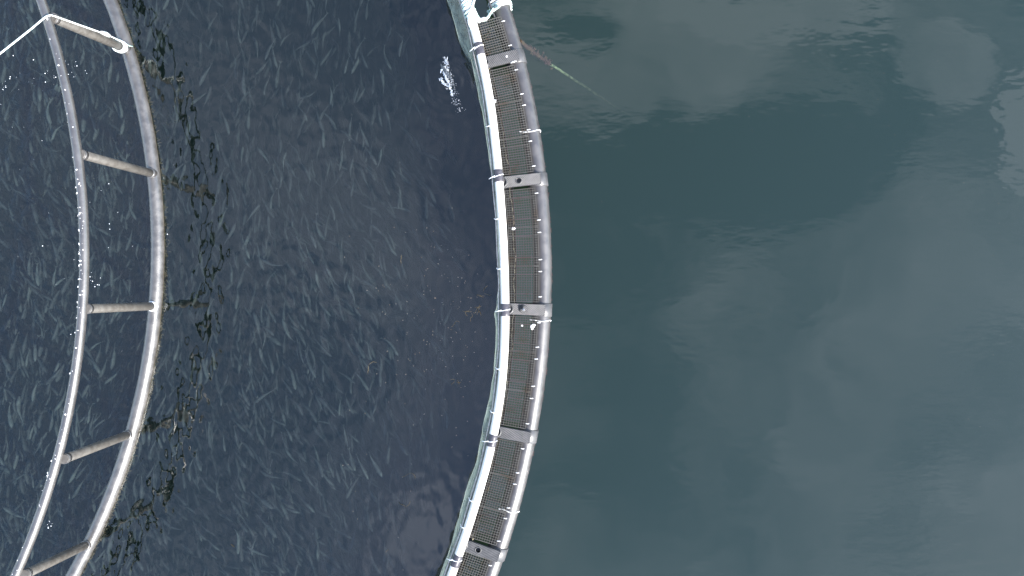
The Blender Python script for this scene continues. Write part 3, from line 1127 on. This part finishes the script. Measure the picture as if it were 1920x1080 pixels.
# the rest of the shoal, too many and too faint to count
PL = [(0, .014), (.10, .052), (.28, .068), (.55, .050), (.8, .02), (.95, .009)]
mb = MB(); mbp = MB()
for k in range(8500):
    px, py = pen_px()
    dep = random.uniform(0.55, 2.6)
    if px < 300 and random.random() < .5: dep = random.uniform(.35, 1.6)
    ln = random.uniform(.32, .54)
    v, f = fish_geo(random.choice((.08, .14, .2, .26)), random.uniform(0, 6.28), n=6, prof=PL, fins=False)
    c = W(px, py, -dep)
    rz = heading(px, py) + random.gauss(0, .33) + (PI if random.random() < .8 else 0)
    mat4 = Matrix.Translation(c) @ Matrix.Rotation(rz, 4, 'Z') @ Matrix.Rotation(random.gauss(0, .2), 4, 'Y') @ Matrix.Scale(ln, 4)
    (mbp if random.random() < .35 else mb).add([mat4 @ p for p in v], f, True)
shoal = mb.build('deep_shoal', M['fish'])
tag(shoal, 'dim mass of deeper salmon filling the pen', 'fish shoal', kind='stuff')
shoal2 = mbp.build('pale_shoal', M['fishpale'])
tag(shoal2, 'dim mass of paler salmon deep in the pen', 'fish shoal', kind='stuff')

# ------------------------------------------------------------------ a salmon breaking the surface
lp = bpy.data.objects.new('leaping_salmon', fish_mesh('leaping_salmon', .22, .6, M['fishdark']))
link(lp)
lp.location = W(840, 148, 0.02)
lp.rotation_euler = (0.10, 0.25, math.radians(28))
lp.scale = (.58, .60, .58)
tag(lp, 'dark wet salmon breaking the surface in white spray beside the net', 'fish')
m1 = MB()
for k in range(170):
    t = random.random()
    px = 833 + 28 * t + random.gauss(0, 2 + 3.5 * t); py = 108 + 100 * t + random.gauss(0, 4)
    q = random.choice((.002, .003, .003, .004, .006))
    m1.blob(W(px, py, random.uniform(.003, .12)), q, q * random.uniform(1, 2.5), q, random.random() * 3, 6, 4, .3)
for (a, b, w, n) in (((827, 133), (833, 126), 1.2, 26), ((833, 126), (840, 133), 1.2, 26), ((831, 135), (842, 157), 1.0, 60), ((842, 157), (848, 177), 1.2, 50),
                     ((826, 147), (838, 163), 1.6, 44), ((838, 128), (836, 110), 2.0, 22)):
    for k in range(n):
        t = random.random()
        q = random.uniform(.006, .014)
        d = math.atan2(-(b[1] - a[1]), b[0] - a[0])
        m1.blob(W(a[0] + (b[0] - a[0]) * t + random.gauss(0, w), a[1] + (b[1] - a[1]) * t + random.gauss(0, w), random.uniform(.01, .07)), q * random.uniform(1.2, 2.6), q * .7, .008, d + random.gauss(0, .4), 7, 4, .35)
o = m1.build('spray', M['foam'])
tag(o, 'white spray thrown up around the leaping salmon', 'spray', kind='stuff')
m1 = MB()
for (cx, cyy, sx, sy, n) in ((140, 128, 14, 14, 14), (8, 165, 8, 14, 9), (105, 138, 18, 12, 10), (180, 530, 10, 8, 10), (95, 985, 3, 6, 9), (50, 150, 24, 12, 8), (200, 480, 70, 120, 34), (30, 210, 40, 60, 8)):
    for k in range(n):
        s = random.choice((.002, .003, .004, .005, .008))
        m1.blob(W(cx + random.gauss(0, sx), cyy + random.gauss(0, sy), .006), s, s * 1.4, s * .7, random.random() * 3, 6, 4, .2)
o = m1.build('foam_flecks', M['foam'])
tag(o, 'white foam flecks scattered on the water inside the ring frame', 'foam', kind='stuff')

# ------------------------------------------------------------------ floating scraps
WEEDS = [(895, 580, 7, .065, 'largest tangle of brown weed floating beside the knobbed bracket'),
         (884, 590, 3, .11, 'brown forked twig floating just left of the largest weed tangle'),
         (908, 551, 4, .09, 'thin curled weed sprig floating above the largest weed tangle'),
         (855, 713, 4, .06, 'star-shaped brown weed scrap floating below the largest tangle'),
         (692, 684, 2, .10, 'yellow straight twig floating alone among the fish'),
         (768, 887, 2, .10, 'orange curved twig floating in the lower part of the pen'),
         (752, 486, 2, .05, 'tiny pale twig floating above the shoal right of centre'),
         (760, 950, 2, .09, 'bent brown twig floating near the bright patch of water'),
         (724, 1036, 1, .05, 'short straight twig floating near the bottom edge of the pen'),
         (852, 605, 2, .07, 'small brown sprig left of the knobbed bracket and weed tangle'),
         (433, 1020, 1, .05, 'tiny orange twig floating at the lower left of the pen')]
for (px, py, n, size, lab) in WEEDS:
    m1 = MB()
    for k in range(n):
        a = random.random() * 6.28
        p = Vector((random.uniform(-.9, .9) * size, random.uniform(-.7, .7) * size, 0.004 + .002 * k)) if n > 2 else Vector((0, 0, .004))
        pts = [p]
        for q in range(5):
            a += random.gauss(0, .5)
            p = p + Vector((math.cos(a), math.sin(a), 0)) * size * .34
            pts.append(p.copy())
        m1.sweep(pts, [.002, .004, .0045, .004, .0035, .002], 6)
    o = m1.build('weed_scrap', M['weed']); o.location = W(px, py, 0.002)
    tag(o, lab, 'weed', 'weed scraps floating in the pen')
m1 = MB()
for k in range(170):
    if random.random() < .65:
        px = random.gauss(825, 55); py = random.gauss(600, 75)
    else:
        px = random.uniform(640, 880); py = random.uniform(420, 1070)
    w = W(px, py, 0.004)
    if (Vector((w.x, w.y)) - POUT_C).length > R_IN - 0.35:
        continue
    m1.blob(w, .0036, random.uniform(.006, .014), .003, random.random() * 3.1, 6, 4, .15)
o = m1.build('floating_pellets', M['pellet'])
tag(o, 'pale feed pellets and specks floating on the water near the net', 'pellets', kind='stuff')
m1 = MB()
for k in range(60):
    m1.blob(W(random.uniform(1060, 1910), random.uniform(20, 1060), .003), .003, .0035, .002, 0, 6, 4)
o = m1.build('sea_specks', M['pellet'])
tag(o, 'tiny pale specks drifting on the open sea', 'specks', kind='stuff')
